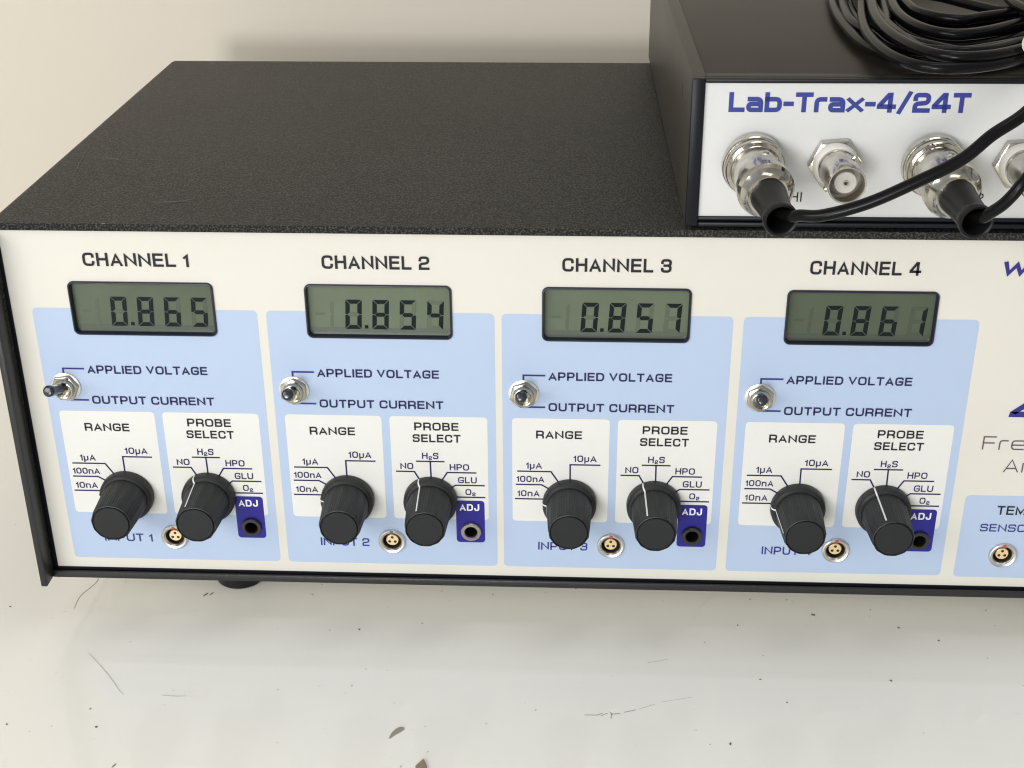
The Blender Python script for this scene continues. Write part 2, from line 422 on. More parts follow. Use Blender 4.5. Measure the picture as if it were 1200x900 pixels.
for c in CX:
    holes.append(rrect(c+13.4, c+59.2, 86.9, 104.4, 1.0, 3))
    holes.append(circ(c+LEM[0], LEM[1], 3.3)); holes.append(circ(c+ADJ[0], ADJ[1], 2.2))
holes.append(circ(320.97, 9.0, 3.3))
sheet('panel_plate', [(-6.66, -3.93), (W_R-6, -3.93), (W_R-6, 122.5), (-6.66, 122.5)], holes, 0.0, M['panel'], fp, back=1.6)
mb = MB(); mb.box(-8.3, -6.66, -.25, 1.6, -5, 122.8); mb.box(W_R-6, W_R-2.3, -.25, 1.6, -5, 122.8)
mb.box(-8.3, W_R-2.3, -.4, 1.5, -5.2, -3.93)
mb.build('panel_gasket', M['bezel'], fp)
FR = rrect
def field_outline(c):
    # pale blue field with a notch where the display sits
    a = rrect(c, c+73.2, 0, 95.55, 1.6, 5)
    # order: starts bottom-right corner, top-right, top-left, bottom-left
    out = a[:12] + [(c+59.3, 95.55), (c+59.3, 86.8), (c+13.3, 86.8), (c+13.3, 95.55)] + a[12:]
    return out
NUM = ['1', '2', '3', '4']
DIG = ['0865', '0854', '0857', '0861']
SEGS = {'0': 'abcdef', '1': 'bc', '4': 'bcfg', '5': 'acdfg', '6': 'acdefg', '7': 'abc', '8': 'abcdefg'}
def seg_polys(x, z, w_, h, t, sl):
    g = .12*t; m_ = h/2
    P = {
     'a': [(g,h),(w_-g,h),(w_-t-g,h-t),(t+g,h-t)],
     'd': [(g,0),(t+g,t),(w_-t-g,t),(w_-g,0)],
     'b': [(w_,h-g),(w_,m_+g),(w_-t*.45,m_+g*.5),(w_-t,m_+t*.5),(w_-t,h-t-g)],
     'c': [(w_,g),(w_-t,t+g),(w_-t,m_-t*.5),(w_-t*.45,m_-g*.5),(w_,m_-g)],
     'f': [(0,h-g),(t,h-t-g),(t,m_+t*.5),(t*.45,m_+g*.5),(0,m_+g)],
     'e': [(0,g),(0,m_-g),(t*.45,m_-g*.5),(t,m_-t*.5),(t,t+g)],
     'g': [(t*.6,m_),(t*1.1,m_+t*.5),(w_-t*1.1,m_+t*.5),(w_-t*.6,m_),(w_-t*1.1,m_-t*.5),(t*1.1,m_-t*.5)]}
    return {k: [(x+px+sl*pz, z+pz) for px, pz in v] for k, v in P.items()}
def poly_mb(mb, P, y): mb.add([(px, y, pz) for px, pz in P], [tuple(range(len(P)))])
YL = 1.3     # depth of the liquid crystal glass
def make_knob_meshes():
    K = {}
    mb = MB(); lathe(mb, [(0,0),(9.1,0),(9.15,.4),(9.05,2.5),(8.75,3.1),(8.3,3.45),(7.7,3.5),(7.35,3.3),(0,3.3)], 64); K['skirt'] = mb
    def rad(t, dd):
        a = 1 if 4.5 < dd < 18.5 else .4
        return 1 + a*(.017*math.cos(13*t) + .012*math.cos(52*t))
    mb = MB(); lathe(mb, [(0,3.2),(7.6,3.2),(7.55,4.4),(7.45,4.8),(6.7,18.2),(6.55,18.7),(6.3,18.8),(6.1,18.5),(6.05,18.3),(0,18.3)], 208, rad=rad); K['barrel'] = mb
    mb = MB(); lathe(mb, [(0,18.2),(5.95,18.2),(5.95,18.75),(5.75,19.0),(0,19.05)], 64); K['end_cap'] = mb
    mb = MB(); hw = .26; prof = [(9.22,.4),(9.14,2.5),(8.83,3.12),(8.35,3.56),(7.8,3.62),(7.75,4.0),(7.72,4.8),(6.95,17.7)]
    vs = []; 
    for r_, dd in prof: vs += [(r_, -dd, -hw), (r_, -dd, hw)]
    mb.add(vs, [(2*i, 2*i+2, 2*i+3, 2*i+1) for i in range(len(prof)-1)])
    K['pointer_line'] = mb
    out = {}
    for k, b in K.items():
        me = b.mesh(k); bm = bmesh.new(); bm.from_mesh(me); bmesh.ops.remove_doubles(bm, verts=bm.verts, dist=1e-7)
        if k != 'pointer_line': bmesh.ops.recalc_face_normals(bm, faces=bm.faces)
        bm.to_mesh(me); bm.free(); sm(me, 32)
        me.materials.append({'skirt': M['knob'], 'barrel': M['knob'], 'end_cap': M['cap'], 'pointer_line': M['pointer']}[k]); out[k] = me
    return out
KM = make_knob_meshes()
def knob(cx, cz, ang, label):
    e = bpy.data.objects.new('control_knob', None); C.objects.link(e); e.empty_display_size = .005
    e['label'] = label
    e.parent = inst; e.location = Vector((cx*S, -.0003, cz*S)) - inst.location
    for k, me in KM.items():
        o = bpy.data.objects.new(k, me); C.objects.link(o); o.parent = e
        o.rotation_euler = (0, -math.radians(ang), 0)
    return e
def hexprism(mb, cx, cz, af, y0, y1, rot=0):
    R_ = af/math.cos(PI/6)/2
    P = [(cx+R_*math.cos(rot+k*PI/3), cz+R_*math.sin(rot+k*PI/3)) for k in range(6)]
    mb.add([(x, y0, z) for x, z in P] + [(x, y1, z) for x, z in P], [tuple(range(6)), tuple(reversed(range(6, 12)))] + [(i, i+6, (i+1) % 6+6, (i+1) % 6) for i in range(6)])
def toggle(c, cx, cz, tip, rot):
    e = empty('toggle_switch'); reparent(e, inst); e['label'] = 'small metal toggle switch of channel %s, lever up at applied voltage' % NUM[c]
    mb = MB(); hexprism(mb, cx, cz, 8.2, -1.9, -.1, rot); me = mb.build('nut', M['steel'], e, bevel=.35, segs=2)
    lathe_obj('bushing', [(3.45,1.7),(3.45,3.1),(3.2,3.6),(2.75,3.7),(2.45,3.5),(2.3,1.6),(0,1.4)], M['steel'], e, 40, (cx, 0, cz), close=False)
    lathe_obj('washer', [(0,0),(5.0,0),(5.0,.5),(4.8,.6),(0,.6)], M['nickelsoft'], e, 40, (cx, 0, cz))
    b = Vector((cx, -1.5, cz)); t = Vector(tip); L_ = (t-b).length
    lathe_obj('lever', [(0,0),(1.3,0),(1.35,2.2),(1.5,3.0),(1.55,4.5),(1.85,L_-1.6),(1.9,L_-.8),(1.6,L_-.15),(1.0,L_),(0,L_)], M['lever'], e, 28, b, t-b, angle=60)
def lemo(cx, cz, label, dark=False):
    e = empty('input_socket'); reparent(e, inst); e['label'] = label
    lathe_obj('shell_ring', [(4.75,0),(4.75,.5),(4.55,.95),(4.25,1.15),(3.6,.9),(3.2,.3),(3.15,-1.0),(3.15,-4)], M['nickelsoft'], e, 48, (cx,0,cz), close=False)
    lathe_obj('recess', [(3.16,-3.4),(0,-3.4)], M['olive'], e, 32, (cx,0,cz), close=False)
    lathe_obj('recess_wall', [(3.12,-.3),(3.12,-3.4)], M['olive'], e, 32, (cx,0,cz), close=False)
    lathe_obj('core', [(2.15,-3.3),(2.15,-.5),(2.0,-.35),(0,-.35)], M['gold'], e, 32, (cx,0,cz), close=False)
    for a in (90, 210, 330):
        lathe_obj('contact_hole', [(.5,-.33),(.5,-.3),(0,-.3)], M['hole'], e, 16, (cx+1.12*math.cos(math.radians(a)), 0, cz+1.12*math.sin(math.radians(a))))
    mb = MB(); mb.box(cx-.55, cx+.55, -1.25, -.75, cz+3.3, cz+4.5)
    mb.build('alignment_mark', M['speck'] if dark else M['red'], e, bevel=.15)
def jack(cx, cz, label, metal):
    e = empty('adjustment_jack'); reparent(e, inst); e['label'] = label
    lathe_obj('collar', [(3.5,.1),(3.5,1.0),(3.3,1.3),(2.4,1.35),(2.15,1.1),(2.1,0),(2.05,-7)], M['jackring'] if metal else M['collar'], e, 40, (cx,0,cz), close=False)
    lathe_obj('bore', [(2.06,0.3),(2.04,-8),(0,-8)], M['hole'], e, 28, (cx,0,cz), close=False)
    mb = MB(); mb.box(cx-.9, cx+.7, 1.2, 6, cz+.9, cz+1.5); mb.build('spring_contact', M['nickel'], e, bevel=.1)
for ci, c in enumerate(CX):
    n = NUM[ci]
    f_ = sheet('channel_field', field_outline(c), [circ(c+LEM[0], LEM[1], 3.3), circ(c+ADJ[0], ADJ[1], 2.2)], -.04, M['blue'], fp)
    f_['label'] = 'pale blue printed field of channel ' + n
    for k, (a, b) in enumerate(((3.1, 35.3), (37.95, 70.4))):
        q = sheet('dial_field', rrect(c+a, c+b, 18.7, 58.3, 1.3, 4), [], -.08, M['white'], fp)
        q['label'] = 'white box printed behind the %s knob of channel %s' % (('range', 'probe select')[k], n)
    q = sheet('adjust_field', rrect(c+59.2, c+69.0, 9.6, 26.3, 1.2, 4), [circ(c+ADJ[0], ADJ[1], 2.2)], -.12, M['indigo'], fp)
    q['label'] = 'dark blue ADJ patch of channel ' + n
    T = lambda s_, a, b, z, cap, m, wt=.15, **kw: text(fp, s_, c+a, c+b, z, cap, M[m], wt, label='lettering ' + s_.replace('_', '').replace('u', 'µ') + ' of channel ' + n, **kw)
    T('CHANNEL ' + n, 19.1, 53.0, 110.2, 4.5, 'ink', .18)
    T('APPLIED VOLTAGE', 15.05, 54.85, 72.3, 2.95, 'inkblue', .185)
    T('OUTPUT CURRENT', 15.1, 56.0, 61.1, 2.95, 'inkblue', .185)
    T('RANGE', 11.05, 26.2, 50.85, 2.95, 'ink', .185)
    T('PROBE', 46.1, 60.8, 53.15, 2.95, 'ink', .185)
    T('SELECT', 45.4, 61.4, 48.7, 2.95, 'ink', .185)
    T('10uA', 23.5, 31.2, 42.2, 2.45, 'inkblue', .165)
    T('1uA', 7.7, 13.0, 39.3, 2.45, 'inkblue', .165)
    T('100nA', 4.5, 13.75, 34.1, 2.35, 'inkblue', .165)
    T('10nA', 4.75, 12.2, 28.5, 2.35, 'inkblue', .165)
    T('H_2S', 48.3, 53.8, 42.3, 2.4, 'inkblue', .165)
    T('NO', 40.85, 45.2, 38.25, 2.4, 'inkblue', .165)
    T('HPO', 57.5, 64.0, 38.1, 2.4, 'inkblue', .165)
    T('GLU', 60.2, 66.5, 33.15, 2.4, 'inkblue', .165)
    T('O_2', 62.6, 66.0, 28.55, 2.3, 'inkblue', .165)
    T('ADJ', 60.5, 67.2, 22.3, 2.7, 'inkwhite', .2)
    T('INPUT ' + n, 11.85, 28.75, 7.2, 3.15, 'inkindigo', .15)
    lines(fp, [[(c+13.7,74.0),(c+6.9,74.0),(c+6.9,69)], [(c+6.8,62.45),(c+13.7,62.45)]], M['inkindigo'], .58)
    lines(fp, [[(c+32.3,41.05),(c+22.45,41.05),(c+22.5,34)], [(c+5,38.25),(c+16.05,38.25),(c+19.2,33.3)],
               [(c+4.5,33.1),(c+12.87,33.1),(c+16.5,30.9)], [(c+4.15,27.5),(c+15,27.5)],
               [(c+46.5,41.35),(c+55.55,41.35)], [(c+51.0,41.3),(c+51.1,34.2)],
               [(c+39.55,37.35),(c+45.5,37.35),(c+47.6,33.4)], [(c+66.2,37.2),(c+56.6,37.2),(c+54.3,33.4)],
               [(c+68.95,32.3),(c+59.25,32.3),(c+57.3,30.8)], [(c+69.05,27.65),(c+58,27.65)]], M['inkblue'], .5)
    # display
    dsp = empty('display'); reparent(dsp, inst)
    s_ = DIG[ci]; dsp['label'] = 'liquid crystal readout of channel %s showing %s.%s' % (n, s_[0], s_[1:])
    X0, X1, Z0, Z1 = c+LCDX[0], c+LCDX[1], LCDZ[0], LCDZ[1]
    # frame: loft between rounded rectangles
    rings = [(0, 0, 2.0, 0.0), (0, 0, 2.0, -.5), (.2, .2, 1.8, -.75), (.5, .5, 1.5, -.78), (.68, .68, 1.4, -.55), (.75, .75, 1.3, YL+.1)]
    mb = MB(); nv = None; vs = []
    for ix, iz, rr, yy in rings:
        P = rrect(X0+ix, X1-ix, Z0+iz, Z1-iz, rr, 6); nv = len(P); vs += [(x, yy, z) for x, z in P]
    mb.add(vs, [(k*nv+i, k*nv+(i+1) % nv, (k+1)*nv+(i+1) % nv, (k+1)*nv+i) for k in range(len(rings)-1) for i in range(nv)])
    mb.build('frame', M['frame'], dsp, smooth=True, angle=40)
    sheet('screen', rrect(X0+.4, X1-.4, Z0+.4, Z1-.4, 1.0, 3), [], YL, LCDM[ci], dsp)
    mb = MB(); poly_mb(mb, [(X0+.7,Z0+.7),(X1-.7,Z0+.7),(X1-.7,Z0+3.2),(X0+.7,Z0+3.2)], YL-.04); mb.build('screen_lower_band', LCDB[ci], dsp)  # flat darker strip across the lower part of the screen
    sh = .055
    for k in range(4):
        dx = c + (25.05, 33.75, 42.5, 51.3)[k]; sp = seg_polys(dx, 89.0, 5.25, 10.2, 1.4, sh)
        on = MB(); off = MB()
        for sk, P in sp.items():
            if sk in SEGS[s_[k]]: poly_mb(on, P, YL-.10)
            else: poly_mb(off, P, YL-.07)
        o = on.build('digit', M['seg'], dsp); o['label'] = 'digit ' + s_[k]
        if off.f: off.build('idle_segments', LCDG[ci], dsp)
    on = MB(); poly_mb(on, [(c+31.35,89.2),(c+32.5,89.2),(c+32.5,90.4),(c+31.35,90.4)], YL-.10); on.build('decimal_point', M['seg'], dsp)
    off = MB(); poly_mb(off, [(c+15.8,93.7),(c+18.8,93.7),(c+18.8,94.6),(c+15.8,94.6)], YL-.07)
    sp = seg_polys(c+16.2, 89.2, 5, 9.9, 1.1, sh)
    poly_mb(off, sp['b'], YL-.07); poly_mb(off, sp['c'], YL-.07); off.build('idle_sign', LCDG[ci], dsp)
    knob(c+22.4, 26.4, (175, 175, 175, 174)[ci], 'range knob of channel %s turned to 10nA' % n)
    knob(c+50.7, 26.4, (117, 114, 115, 114)[ci], 'probe select knob of channel %s turned to NO' % n)
    tip = [(6.3,-13.5,72.2),(7.6,-13.2,72.2),(6.6,-12.5,72.4),(5.9,-12.5,72.6)][ci]
    toggle(ci, c+7.0, 67.35, (c+tip[0], tip[1], tip[2]), (.1, .52, .3, .45)[ci])
    lemo(c+LEM[0], LEM[1], 'round metal socket of input %s with a gold core' % n, dark=(ci == 1))
    jack(c+ADJ[0], ADJ[1], 'round jack in the ADJ patch of channel %s' % n, ci == 1)
# right-hand section
q = sheet('sensor_field', rrect(305.6, 390, -.3, 32.1, 1.6, 5), [circ(320.97, 9.0, 3.3)], -.04, M['blue'], fp); q['label'] = 'pale blue field of the temperature sensor input'
text(fp, 'TEMP', 316.6, 329.2, 24.85, 3.4, M['ink'], .165, label='lettering TEMP')
text(fp, 'SENSOR', 312.0, 330.2, 18.2, 2.9, M['inkindigo'], .15, label='lettering SENSOR')
text(fp, 'Free Radical', 308.2, 360, 49.6, 4.9, M['inkgrey'], .085, label='thin grey lettering Free Radical')
text(fp, 'Analyzer', 316.3, 352, 41.2, 4.9, M['inkgrey'], .085, label='thin grey lettering Analyzer')
text(fp, 'W', 304.9, 313.2, 110.2, 5.1, M['inkindigo'], .26, shear=.2, label='bold italic navy letter W')
text(fp, '4', 314.6, 324.6, 60.0, 9.0, M['inkindigo'], .22, shear=.2, label='bold italic navy numeral 4')
lemo(320.97, 9.0, 'round metal temperature sensor socket at the right edge of the panel')
for fx, fy in ((51.2, 26), (362, 26), (51.2, 190), (342, 190)):
    o = lathe_obj('foot', [(0,0),(8.4,0),(9.0,.6),(9.3,3),(9.6,17.2),(0,17.2)], M['footrubber'], None, 48, (fx, fy, TZ), (0,0,1)); reparent(o, inst)
# scuffs on the top of the case
for P in ([(6.7,66.5),(10.4,65.6),(14.4,63.6)], [(36.6,18.9),(41,19.1),(46.1,20.0),(51.0,22.8)], [(3,42),(1.5,52),(-.5,63.2),(-3,80)]):
    mb = MB(); pp = catmull([(x, y, 125.01) for x, y in P], n=5)
    tube(mb, pp, lambda t: .05+.1*math.sin(PI*t), 5); o = mb.build('scuff', M['scuff']); reparent(o, inst)

mb = MB()
for k in range(46):
    x = rng.choice([rng.uniform(-8, 400), rng.gauss(90, 60)]); x = min(max(x, -8), 400); l_ = rng.uniform(.25, 1.3); zz = 124.6+rng.uniform(-.35, .3)
    tube(mb, [Vector((x, -1.83+.55*(zz-124.3), zz)), Vector((x+l_*.5, -1.86+.55*(zz-124.3), zz+.05)), Vector((x+l_, -1.83+.55*(zz-124.3), zz+rng.uniform(-.1,.1)))], rng.uniform(.08, .17), 5)
q = mb.build('edge_wear_glints', mat('wear_glint_metal', (0.42, 0.41, 0.38), 0.4, metal=.6)); q['kind'] = 'stuff'; reparent(q, inst)  # sparkle highlights of the worn front edge, put in as pale slivers

# ------------------------------------------------------------------ data recorder on top
YAW = math.radians(.5)
rec = empty('data_recorder', 'smaller black box with silver-white front and blue title, lying on the wide instrument', 'recorder', (207.8, -2, 125), rotz=YAW)
# local coordinates: x right, y back, z up from the top of the case
RW = 190
def rb(name, m, *boxes, bevel=.3, **kw):
    mb = MB()
    for b in boxes: mb.box(*b)
    return mb.build(name, m, rec, bevel=bevel, **kw)
rb('cover', M['alu'], (3.6, RW-3.6, 5.5, 222, 2.2, 45.6))
rb('side_rail', M['railalu'], (0, 4.3, 2.2, 222, 1.3, 46.3), bevel=.4)
rb('side_rail', M['railalu'], (RW-4.3, RW, 2.2, 222, 1.3, 46.3), bevel=.4)
rb('front_frame', M['bezel'], (.05, 3.9, 0, 2.2, 1.3, 46.3), bevel=.35)
rb('front_frame', M['bezel'], (RW-3.9, RW-.05, 0, 2.2, 1.3, 46.3), bevel=.35)
rb('front_frame', M['bezel'], (3.9, RW-3.9, .02, 2.2, 45.0, 46.3), bevel=.3)
rb('top_strip', M['alu'], (4.3, RW-4.3, 2.2, 6.5, 45.9, 46.35), bevel=.15)
rb('front_frame', M['bezel'], (3.9, RW-3.9, .1, 6, 3.0, 4.2), bevel=.3)
rb('front_frame', M['bezel'], (3.9, RW-3.9, -.7, 6, 1.3, 2.7), bevel=.35)
for yy, zz in ((32, 34.4), (30, 9.7)):
    rb('slot', M['hole'], (-.12, .1, yy-.8, yy+.8, zz-2.2, zz+2.2), bevel=0)
rp = sheet('front_panel', [(3.7, 3.9), (RW-3.7, 3.9), (RW-3.7, 45.1), (3.7, 45.1)], [], 1.0, M['silver'], rec)
rp['label'] = 'silver-white front panel'
t_ = text(rp, 'Lab-Trax-4/24T', 11.0, 80.8, 36.3, 5.9, M['inkroyal'], .23, y=.9, gap=.1, label='blue lettering Lab-Trax-4/24T')
text(rp, 'CHI', 26.5, 34.6, 8.9, 3.0, M['ink'], .13, y=.9, label='small lettering CHI')
text(rp, 'CH2', 79.2, 88.6, 8.9, 3.0, M['ink'], .13, y=.9, label='small lettering CH2')
for fx in (14, RW-14):
    for fy in (14, 205): lathe_obj('pad', [(0,0),(5,0),(5,2.3),(0,2.3)], M['footrubber'], rec, 24, (fx, fy, 0), (0,0,1))
def bnc(wx, wz, label):
    e = empty('coaxial_socket', parent=rec); e['label'] = label
    lx = wx-207.8; lz = wz-125
    mb = MB(); hexprism(mb, lx, lz, 14.0, -2.0, 1.0, .08); mb.build('nut', M['nickel'], e, bevel=.5, segs=2)
    O = (lx, 0, lz)
    lathe_obj('flange', [(0,1.5),(6.6,1.5),(6.7,2.4),(6.4,4.2),(5.9,4.9),(5.4,5.0),(0,5.0)], M['ptfe'], e, 48, O)
    lathe_obj('barrel', [(0,4.5),(5.7,4.5),(5.7,6.2),(5.5,6.4),(5.45,21.4),(5.3,21.7),(5.05,21.7),(4.95,21.4),(4.9,10)], M['nickel'], e, 56, O, close=False)
    lathe_obj('insulator', [(4.9,14),(3.3,14),(3.2,18.9),(3.0,19.1),(.7,19.1)], M['insul'], e, 40, O, close=False)
    lathe_obj('centre_contact', [(.72,11),(.85,19.5),(.5,19.5),(.45,16),(0,16)], M['nickel'], e, 20, O, close=False)
    for s in (52, 232):
        a = math.radians(s)
        lathe_obj('bayonet_pin', [(0,0),(.85,0),(.85,6.3),(.6,6.6),(0,6.6)], M['nickel'], e, 18, (lx, -10.2, lz), (math.cos(a), 0, math.sin(a)))
bnc(250.9, 146.4, 'open coaxial socket between the two plugged cables')
bnc(305.2, 146.6, 'open coaxial socket at the right edge of the photo')

# ------------------------------------------------------------------ plugged cables
def plug(base, tip, cord, label, mid):
    e = empty('coaxial_cable', label, 'cable', base, group=None)
    b = Vector(base); t = Vector(tip); ax = (t-b).normalized(); L_ = (t-b).length
    B = (0, 0, 0)
    k = L_/46
    lathe_obj('coupling_nut', [(0,2.5),(9.0,2.5),(9.3,3.0),(9.3,5.2),(9.05,5.6),(8.35,5.7),(8.35,6.1),(8.75,6.2),(8.75,7.8),(8.5,8.2),(7.5,8.3),(7.3,8.6),(7.3,20.5),(6.9,21),(0,21)], M['nickel'], e, 64, B, ax, angle=22)
    lathe_obj('rear_ring', [(0,20),(6.8,20),(6.8,20.6),(8.0,20.7),(8.2,20.9),(8.2,23.6),(8.0,24.0),(7.5,25.2),(6.7,26.0),(6.0,26.9),(5.6,28),(0,28)], M['nickel'], e, 64, B, ax, angle=22)
    # bayonet slot on the shell
    s = ax.cross(Vector((0, 0, 1))).normalized(); up = s.cross(ax)
    for an, l in ((78, 13.2), (258, 13.2)):
        a = math.radians(an); dr = s*-math.cos(a) + up*math.sin(a)
        lathe_obj('slot_ring', [(0,6.2),(2.0,6.2),(2.05,7.2),(1.6,7.5),(1.2,7.45),(0,7.45)], M['nickelsoft'], e, 28, ax*l, dr)
        lathe_obj('bayonet_pin', [(0,6.6),(.95,6.6),(.95,7.6),(.7,7.95),(0,8.0)], M['nickel'], e, 20, ax*l, dr)
    lathe_obj('boot', [(5.4,24.5),(5.4,26.5),(5.0,30),(4.5,36),(4.35,41),(4.4,L_-3),(4.75,L_-2.2),(4.85,L_-.6),(4.6,L_),(4.1,L_),(3.75,L_-.4),(3.4,L_-4),(2.8,L_-12),(0,L_-12.5)], M['rubber'], e, 48, B, ax, angle=50, close=False)
    mb = MB(); pts = [ax*(L_-11), ax*(L_-7)] + [Vector(p)-b for p in cord]
    tube(mb, catmull(pts, n=8), 1.65, 16); mb.build('cord', M['pvc'], e, smooth=True, angle=80)
    return e
c1 = [(232.3,-45.2,144.9),(234.5,-48.0,146.1),(240.1,-51.0,147.3),(250.9,-53.0,151.4),(262.7,-54.0,157.7),(273.2,-54.0,163.7),(280.3,-53.0,169.9),(288.0,-51.0,174.8),(296.8,-46.0,182.1),
      (315,-34,192),(338,-10,194),(356,30,184),(362,70,176),(352,100,173.2)]
plug((226.4, 0, 146.6), (230.1, -44.5, 143.3), c1, 'black cable plugged in at the left end of the smaller box, running across its front', 0)
c2 = [(283.3,-45.0,144.9),(284.6,-48.0,147.5),(286.6,-50.0,150.3),(288.6,-51.0,153.5),(290.8,-51.0,157.0),(295.9,-49.0,162.8),(308,-45,172),(330,-34,180),(350,-10,184),(368,30,180),(374,70,175),(366,105,173.2)]
plug((279.2, .6, 146.6), (282.4, -44.2, 143.2), c2, 'black cable plugged in right of the open socket, bending up to the right edge', 0)

# ------------------------------------------------------------------ coil of cable
coil = empty('cable_coil', 'loose coil of black cable lying on top of the smaller box at the upper right', 'cable coil', (310, 80, 171.2))
LO = [
 [(264.9,107.2,174.2),(262.0,80.0,174.2),(261.3,55.4,174.2),(262.5,31.8,174.2),(267.8,14.8,174.2),(276.2,7.4,174.2),(289.8,7.7,174.2),(304.9,17.8,174.2),(319.0,31.7,174.2)],
 [(270.0,107.3,174.2),(267.0,74.4,174.2),(267.4,52.9,174.2),(271.1,34.3,174.2),(278.1,21.7,174.2),(290.3,19.7,174.2),(305.4,29.1,174.2),(322.6,43.8,174.2)],
 [(271.5,87.1,178.0),(265.6,52.8,178.0),(262.7,26.3,178.0),(263.8,1.4,178.0),(269.2,-12.9,178.0),(278.8,-15.7,178.0),(290.4,-11.5,178.0),(300.9,-3.1,178.0),(313.2,10.0,178.0)],
 [(271.7,73.9,180.5),(267.4,40.5,180.5),(267.3,15.9,180.5),(270.8,-3.0,180.5),(277.0,-12.3,180.5),(287.5,-12.1,180.5),(299.3,-3.5,180.5),(312.8,9.9,180.5)],
 [(277.8,89.9,177.5),(274.6,58.1,177.5),(275.3,34.9,177.5),(280.2,19.5,177.5),(288.7,15.1,177.5),(301.8,22.3,177.5),(322.9,42.0,177.5)],
 [(277.6,71.3,181.0),(274.8,44.7,181.0),(276.5,24.5,181.0),(283.5,13.9,181.0),(295.1,17.6,181.0),(322.1,41.6,181.0)],
 [(284.0,89.9,177.5),(284.0,63.8,177.5),(290.0,47.8,177.5),(302.4,49.3,177.5),(332.1,73.0,177.5)],
 [(270,112,181),(276,92,181),(285.3,78.9,181.0),(293.6,71.5,181.0),(301.2,57.3,181.0),(309.1,46.6,181.0),(322.9,44.2,181.0)],
 [(318,80,184),(311.9,58.7,184.0),(310.6,39.4,184.0),(314.9,19.2,184.0)],
]
def resamp(P, n=9):
    q = catmull(P, n=12); return [q[round(k*(len(q)-1)/(n-1))] for k in range(n)]
for a, b, t_, dz in ((2,4,.5,1.5), (3,5,.5,-1.5), (4,6,.5,-1), (5,6,.6,2.5), (0,1,.55,1.5), (4,5,.3,-3)):
    A, B = resamp(LO[a]), resamp(LO[b])
    LO.append([tuple(p*(1-t_)+q*t_ + Vector((rng.uniform(-1.6,1.6), rng.uniform(-1.6,1.6), dz))) for p, q in zip(A, B)])
for i, P in enumerate(LO):
    z = P[-1][2]; k = (i*1.6) % 16
    e_ = P[-1]; s0 = P[0]
    back = [(e_[0]+22+k, e_[1]+18, z-1), (min(360+k, 380), 92, z-2), (350+k, 135, z-2), (322, 165-k, z-2), (290, 158-k, z-1), (s0[0]+5, s0[1]+28, z)]
    if i == 8: back = [(325, 0, 183), (340, 20, 181), (350, 60, 180), (340, 95, 181), (326, 100, 183)]
    mb = MB(); tube(mb, [Vector(p)-Vector((310, 80, 171.2)) for p in catmull(P+back, True, 8)], 1.62, 12, closed=True)
    mb.build('cord_turn', M['pvc'], coil, smooth=True, angle=80)
a_ = Vector((-.55, -.55, -.12))
lathe_obj('metal_end', [(0,-12),(3.0,-12),(3.3,-11),(3.3,-.6),(3.0,0),(2.3,0),(2.1,-.5),(2.05,-4),(0,-4.2)], M['insul'], coil, 36, Vector((300.5,-9.5,183.0))-Vector((310,80,171.2)), a_)

# ------------------------------------------------------------------ bits on the table
def flat_bit(name, P, m, label, cat, th=.5):
    cx = sum(p[0] for p in P)/len(P); cy = sum(p[1] for p in P)/len(P); n = len(P)
    mb = MB()
    top = [(x-cx, y-cy, th*(.75+.5*rng.random())) for x, y in P]
    mb.add([(x-cx, y-cy, .02) for x, y in P] + [(x*.93, y*.93, z) for x, y, z in top] + [(0, 0, th*1.2)],
           [tuple(reversed(range(n)))] + [(i, (i+1) % n, n+(i+1) % n, n+i) for i in range(n)] + [(n+i, n+(i+1) % n, 2*n) for i in range(n)])
    o = mb.build(name, m); o.location = Vector((cx, cy, TZ))*S; o['label'] = label; o['category'] = cat
    return o
flat_bit('flake', [(118.5,-62.0),(119.8,-60.3),(121.5,-58.8),(122.5,-57.5),(122.1,-56.5),(120.7,-56.6),(119.5,-57.7),(118.4,-59.7),(117.9,-62.2)][::-1], M['greyflake'], 'slim grey-brown flake lying on the table below channel two', 'flake', .35)
flat_bit('flake', [(128.4,-76.5),(130.1,-79.0),(132.4,-78.2),(131.2,-73.4),(130.0,-71.1),(129.0,-72.5),(127.8,-74.5)], M['flake'], 'brown pointed chip cut by the bottom edge of the photo', 'flake', .5)
def wisp(name, P, m, label, cat, r_=.09, parent=None):
    cx, cy = P[0]
    mb = MB(); tube(mb, catmull([(x-cx, y-cy, r_) for x, y in P], n=5), lambda t: r_*(.45+.55*math.sin(PI*min(max(t,.05),.95))), 6)
    o = mb.build(name, m); o.location = Vector((cx, cy, TZ))*S
    if label: o['label'] = label; o['category'] = cat
    return o
wisp('hair', [(-2.8,24.6),(-2.2,20.7),(-3.2,16.7),(-4.8,12.8),(-5.5,9.0),(-5.1,3.2)], M['hair'], 'thin curved hair on the table by the left lower corner of the instrument', 'hair', .10)
wisp('hair', [(8.7,-22.8),(12.3,-26.4),(16.8,-31.4),(22.0,-37.6),(25.3,-41.9),(27.4,-44.0)], M['hair'], 'thin straight slanting hair on the table at the lower left', 'hair', .07)
wisp('hair', [(40.3,-43.9),(44.4,-44.2),(48.3,-44.0)], M['hair'], 'short horizontal hair on the table right of the slanting one', 'hair', .09)
def mark(P, m, wd):
    mb = MB(); pl = [Vector(p) for p in P]; A, B = stroke_strip(pl, wd, cap=False); vs = []
    for a, b in zip(A, B): vs += [(a.x, a.y, TZ+.03), (b.x, b.y, TZ+.03)]
    mb.add(vs, [(2*j+1, 2*j+3, 2*j+2, 2*j) for j in range(len(A)-1)])
    o = mb.build('scratch', m); o.parent = tb; return o
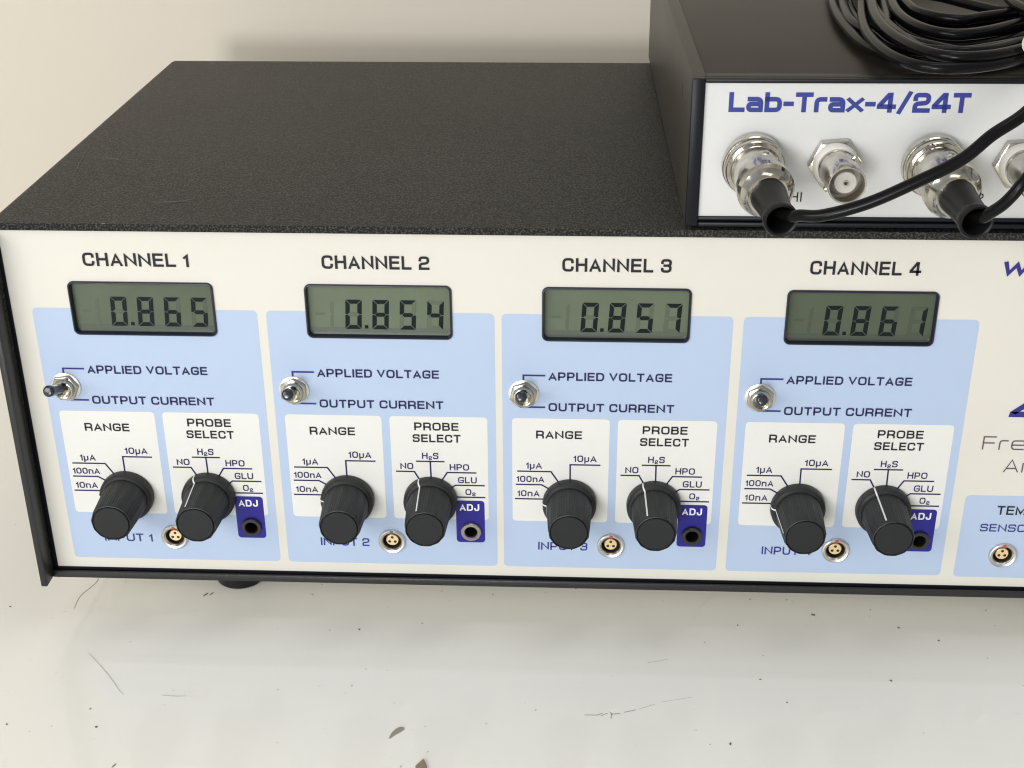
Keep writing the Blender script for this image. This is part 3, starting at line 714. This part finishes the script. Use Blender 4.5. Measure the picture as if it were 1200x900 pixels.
for P, wd in (([(230.2,24.6),(228.3,22)],.35), ([(227.7,21.2),(224.6,16.8),(222.8,14.4)],.5), ([(222.2,13.6),(219.3,8.2),(218.5,5.1)],.55), ([(221.5,9.5),(220.9,8.0)],.9)):
    mark([(x, y) for x, y in P], M['scratchw'], wd)
for P, wd in (([(179.9,-48.2),(184.0,-48.1),(185.7,-47.1)],.35), ([(185.2,-48.4),(187.4,-47.0)],.3), ([(188.4,-49.6),(188.8,-47.2),(187.9,-46.2)],.3), ([(188.4,-47.5),(191.4,-47.0)],.4), ([(192.8,-46.4),(196.5,-45.0)],.35), ([(197.5,-44.6),(203,-41.9)],.16), ([(205,-40.8),(215.5,-37.8)],.12), ([(201.4,-20.2),(205.2,-19.3),(208.5,-18.0)],.15)):
    mark(P, M['scratchg'], wd)
SP = [(261.7,9.4,1.7,.5),(234.1,2.2,.5,.5),(246.0,-39.4,.45,.45),(238.7,-27.9,.3,.7),(282.1,-26.8,1.1,.4),(225.7,-60.2,1.3,.5),(40.6,13.5,2.8,.4),(42.6,14.0,2.2,.25),(176.7,22.5,1.5,.4),(240.1,18.0,.5,.5),(282.7,13.3,.5,.4),(290.6,2.9,.5,.8),(323.9,14.4,.6,.5),(303.0,-4.1,.7,.4),(100.3,-5.5,.9,.4),(79.9,15.0,.7,.4),(102.3,-36.6,.5,.5),(18.7,-51.7,.5,.4),(23.5,-60.3,.9,.7),(-5.8,-60.2,.6,.5),(-28.8,3.3,.5,.6),(34.7,-77.7,.3,1.6)]
ANG = {0:-.4, 4:-.7, 6:1.0, 7:1.0, 8:.7}
WH = ['dark elongated crumb on the table below the fourth channel', 'tiny round crumb on the table below the knobs of channel four', 'tiny dark dot at the lower right of the table', 'tiny upright speck under the third input', 'curved crumb below the fourth probe knob', 'small dark crumb near the bottom edge right of centre', 'dark slanting splinter left of the front foot', 'thin splinter right beside the one left of the foot',
      'faint splinter close under the instrument by channel three', 'faint dot close under channel four', 'faint dot below the fourth probe knob', 'brownish crumb right of the elongated one', 'faint dot below the sensor socket', 'small crumb above the curved one', 'small pair-like crumb below channel two', 'faint speck close under channel two', 'grey dot left of the grey-brown flake', 'tiny dot left of the slanting hair end', 'small hooked crumb at the lower left', 'dark dot at the far left of the table', 'faint dot left of the instrument corner', 'short upright fibre at the bottom edge, left']
for i, (x, y, a, b) in enumerate(SP):
    n = 7; an = ANG.get(i, rng.random()*3); P = []
    for k in range(n):
        t = 2*PI*k/n; rr = .8+.4*rng.random(); px = a*.5*rr*math.cos(t); py = b*.5*rr*math.sin(t)*1.3
        P.append((x+px*math.cos(an)-py*math.sin(an), y+px*math.sin(an)+py*math.cos(an)))
    flat_bit('crumb', P, M['speck'] if i not in (8,9,10,12,15,16) else M['scratchg'], WH[i], 'crumb', .2)
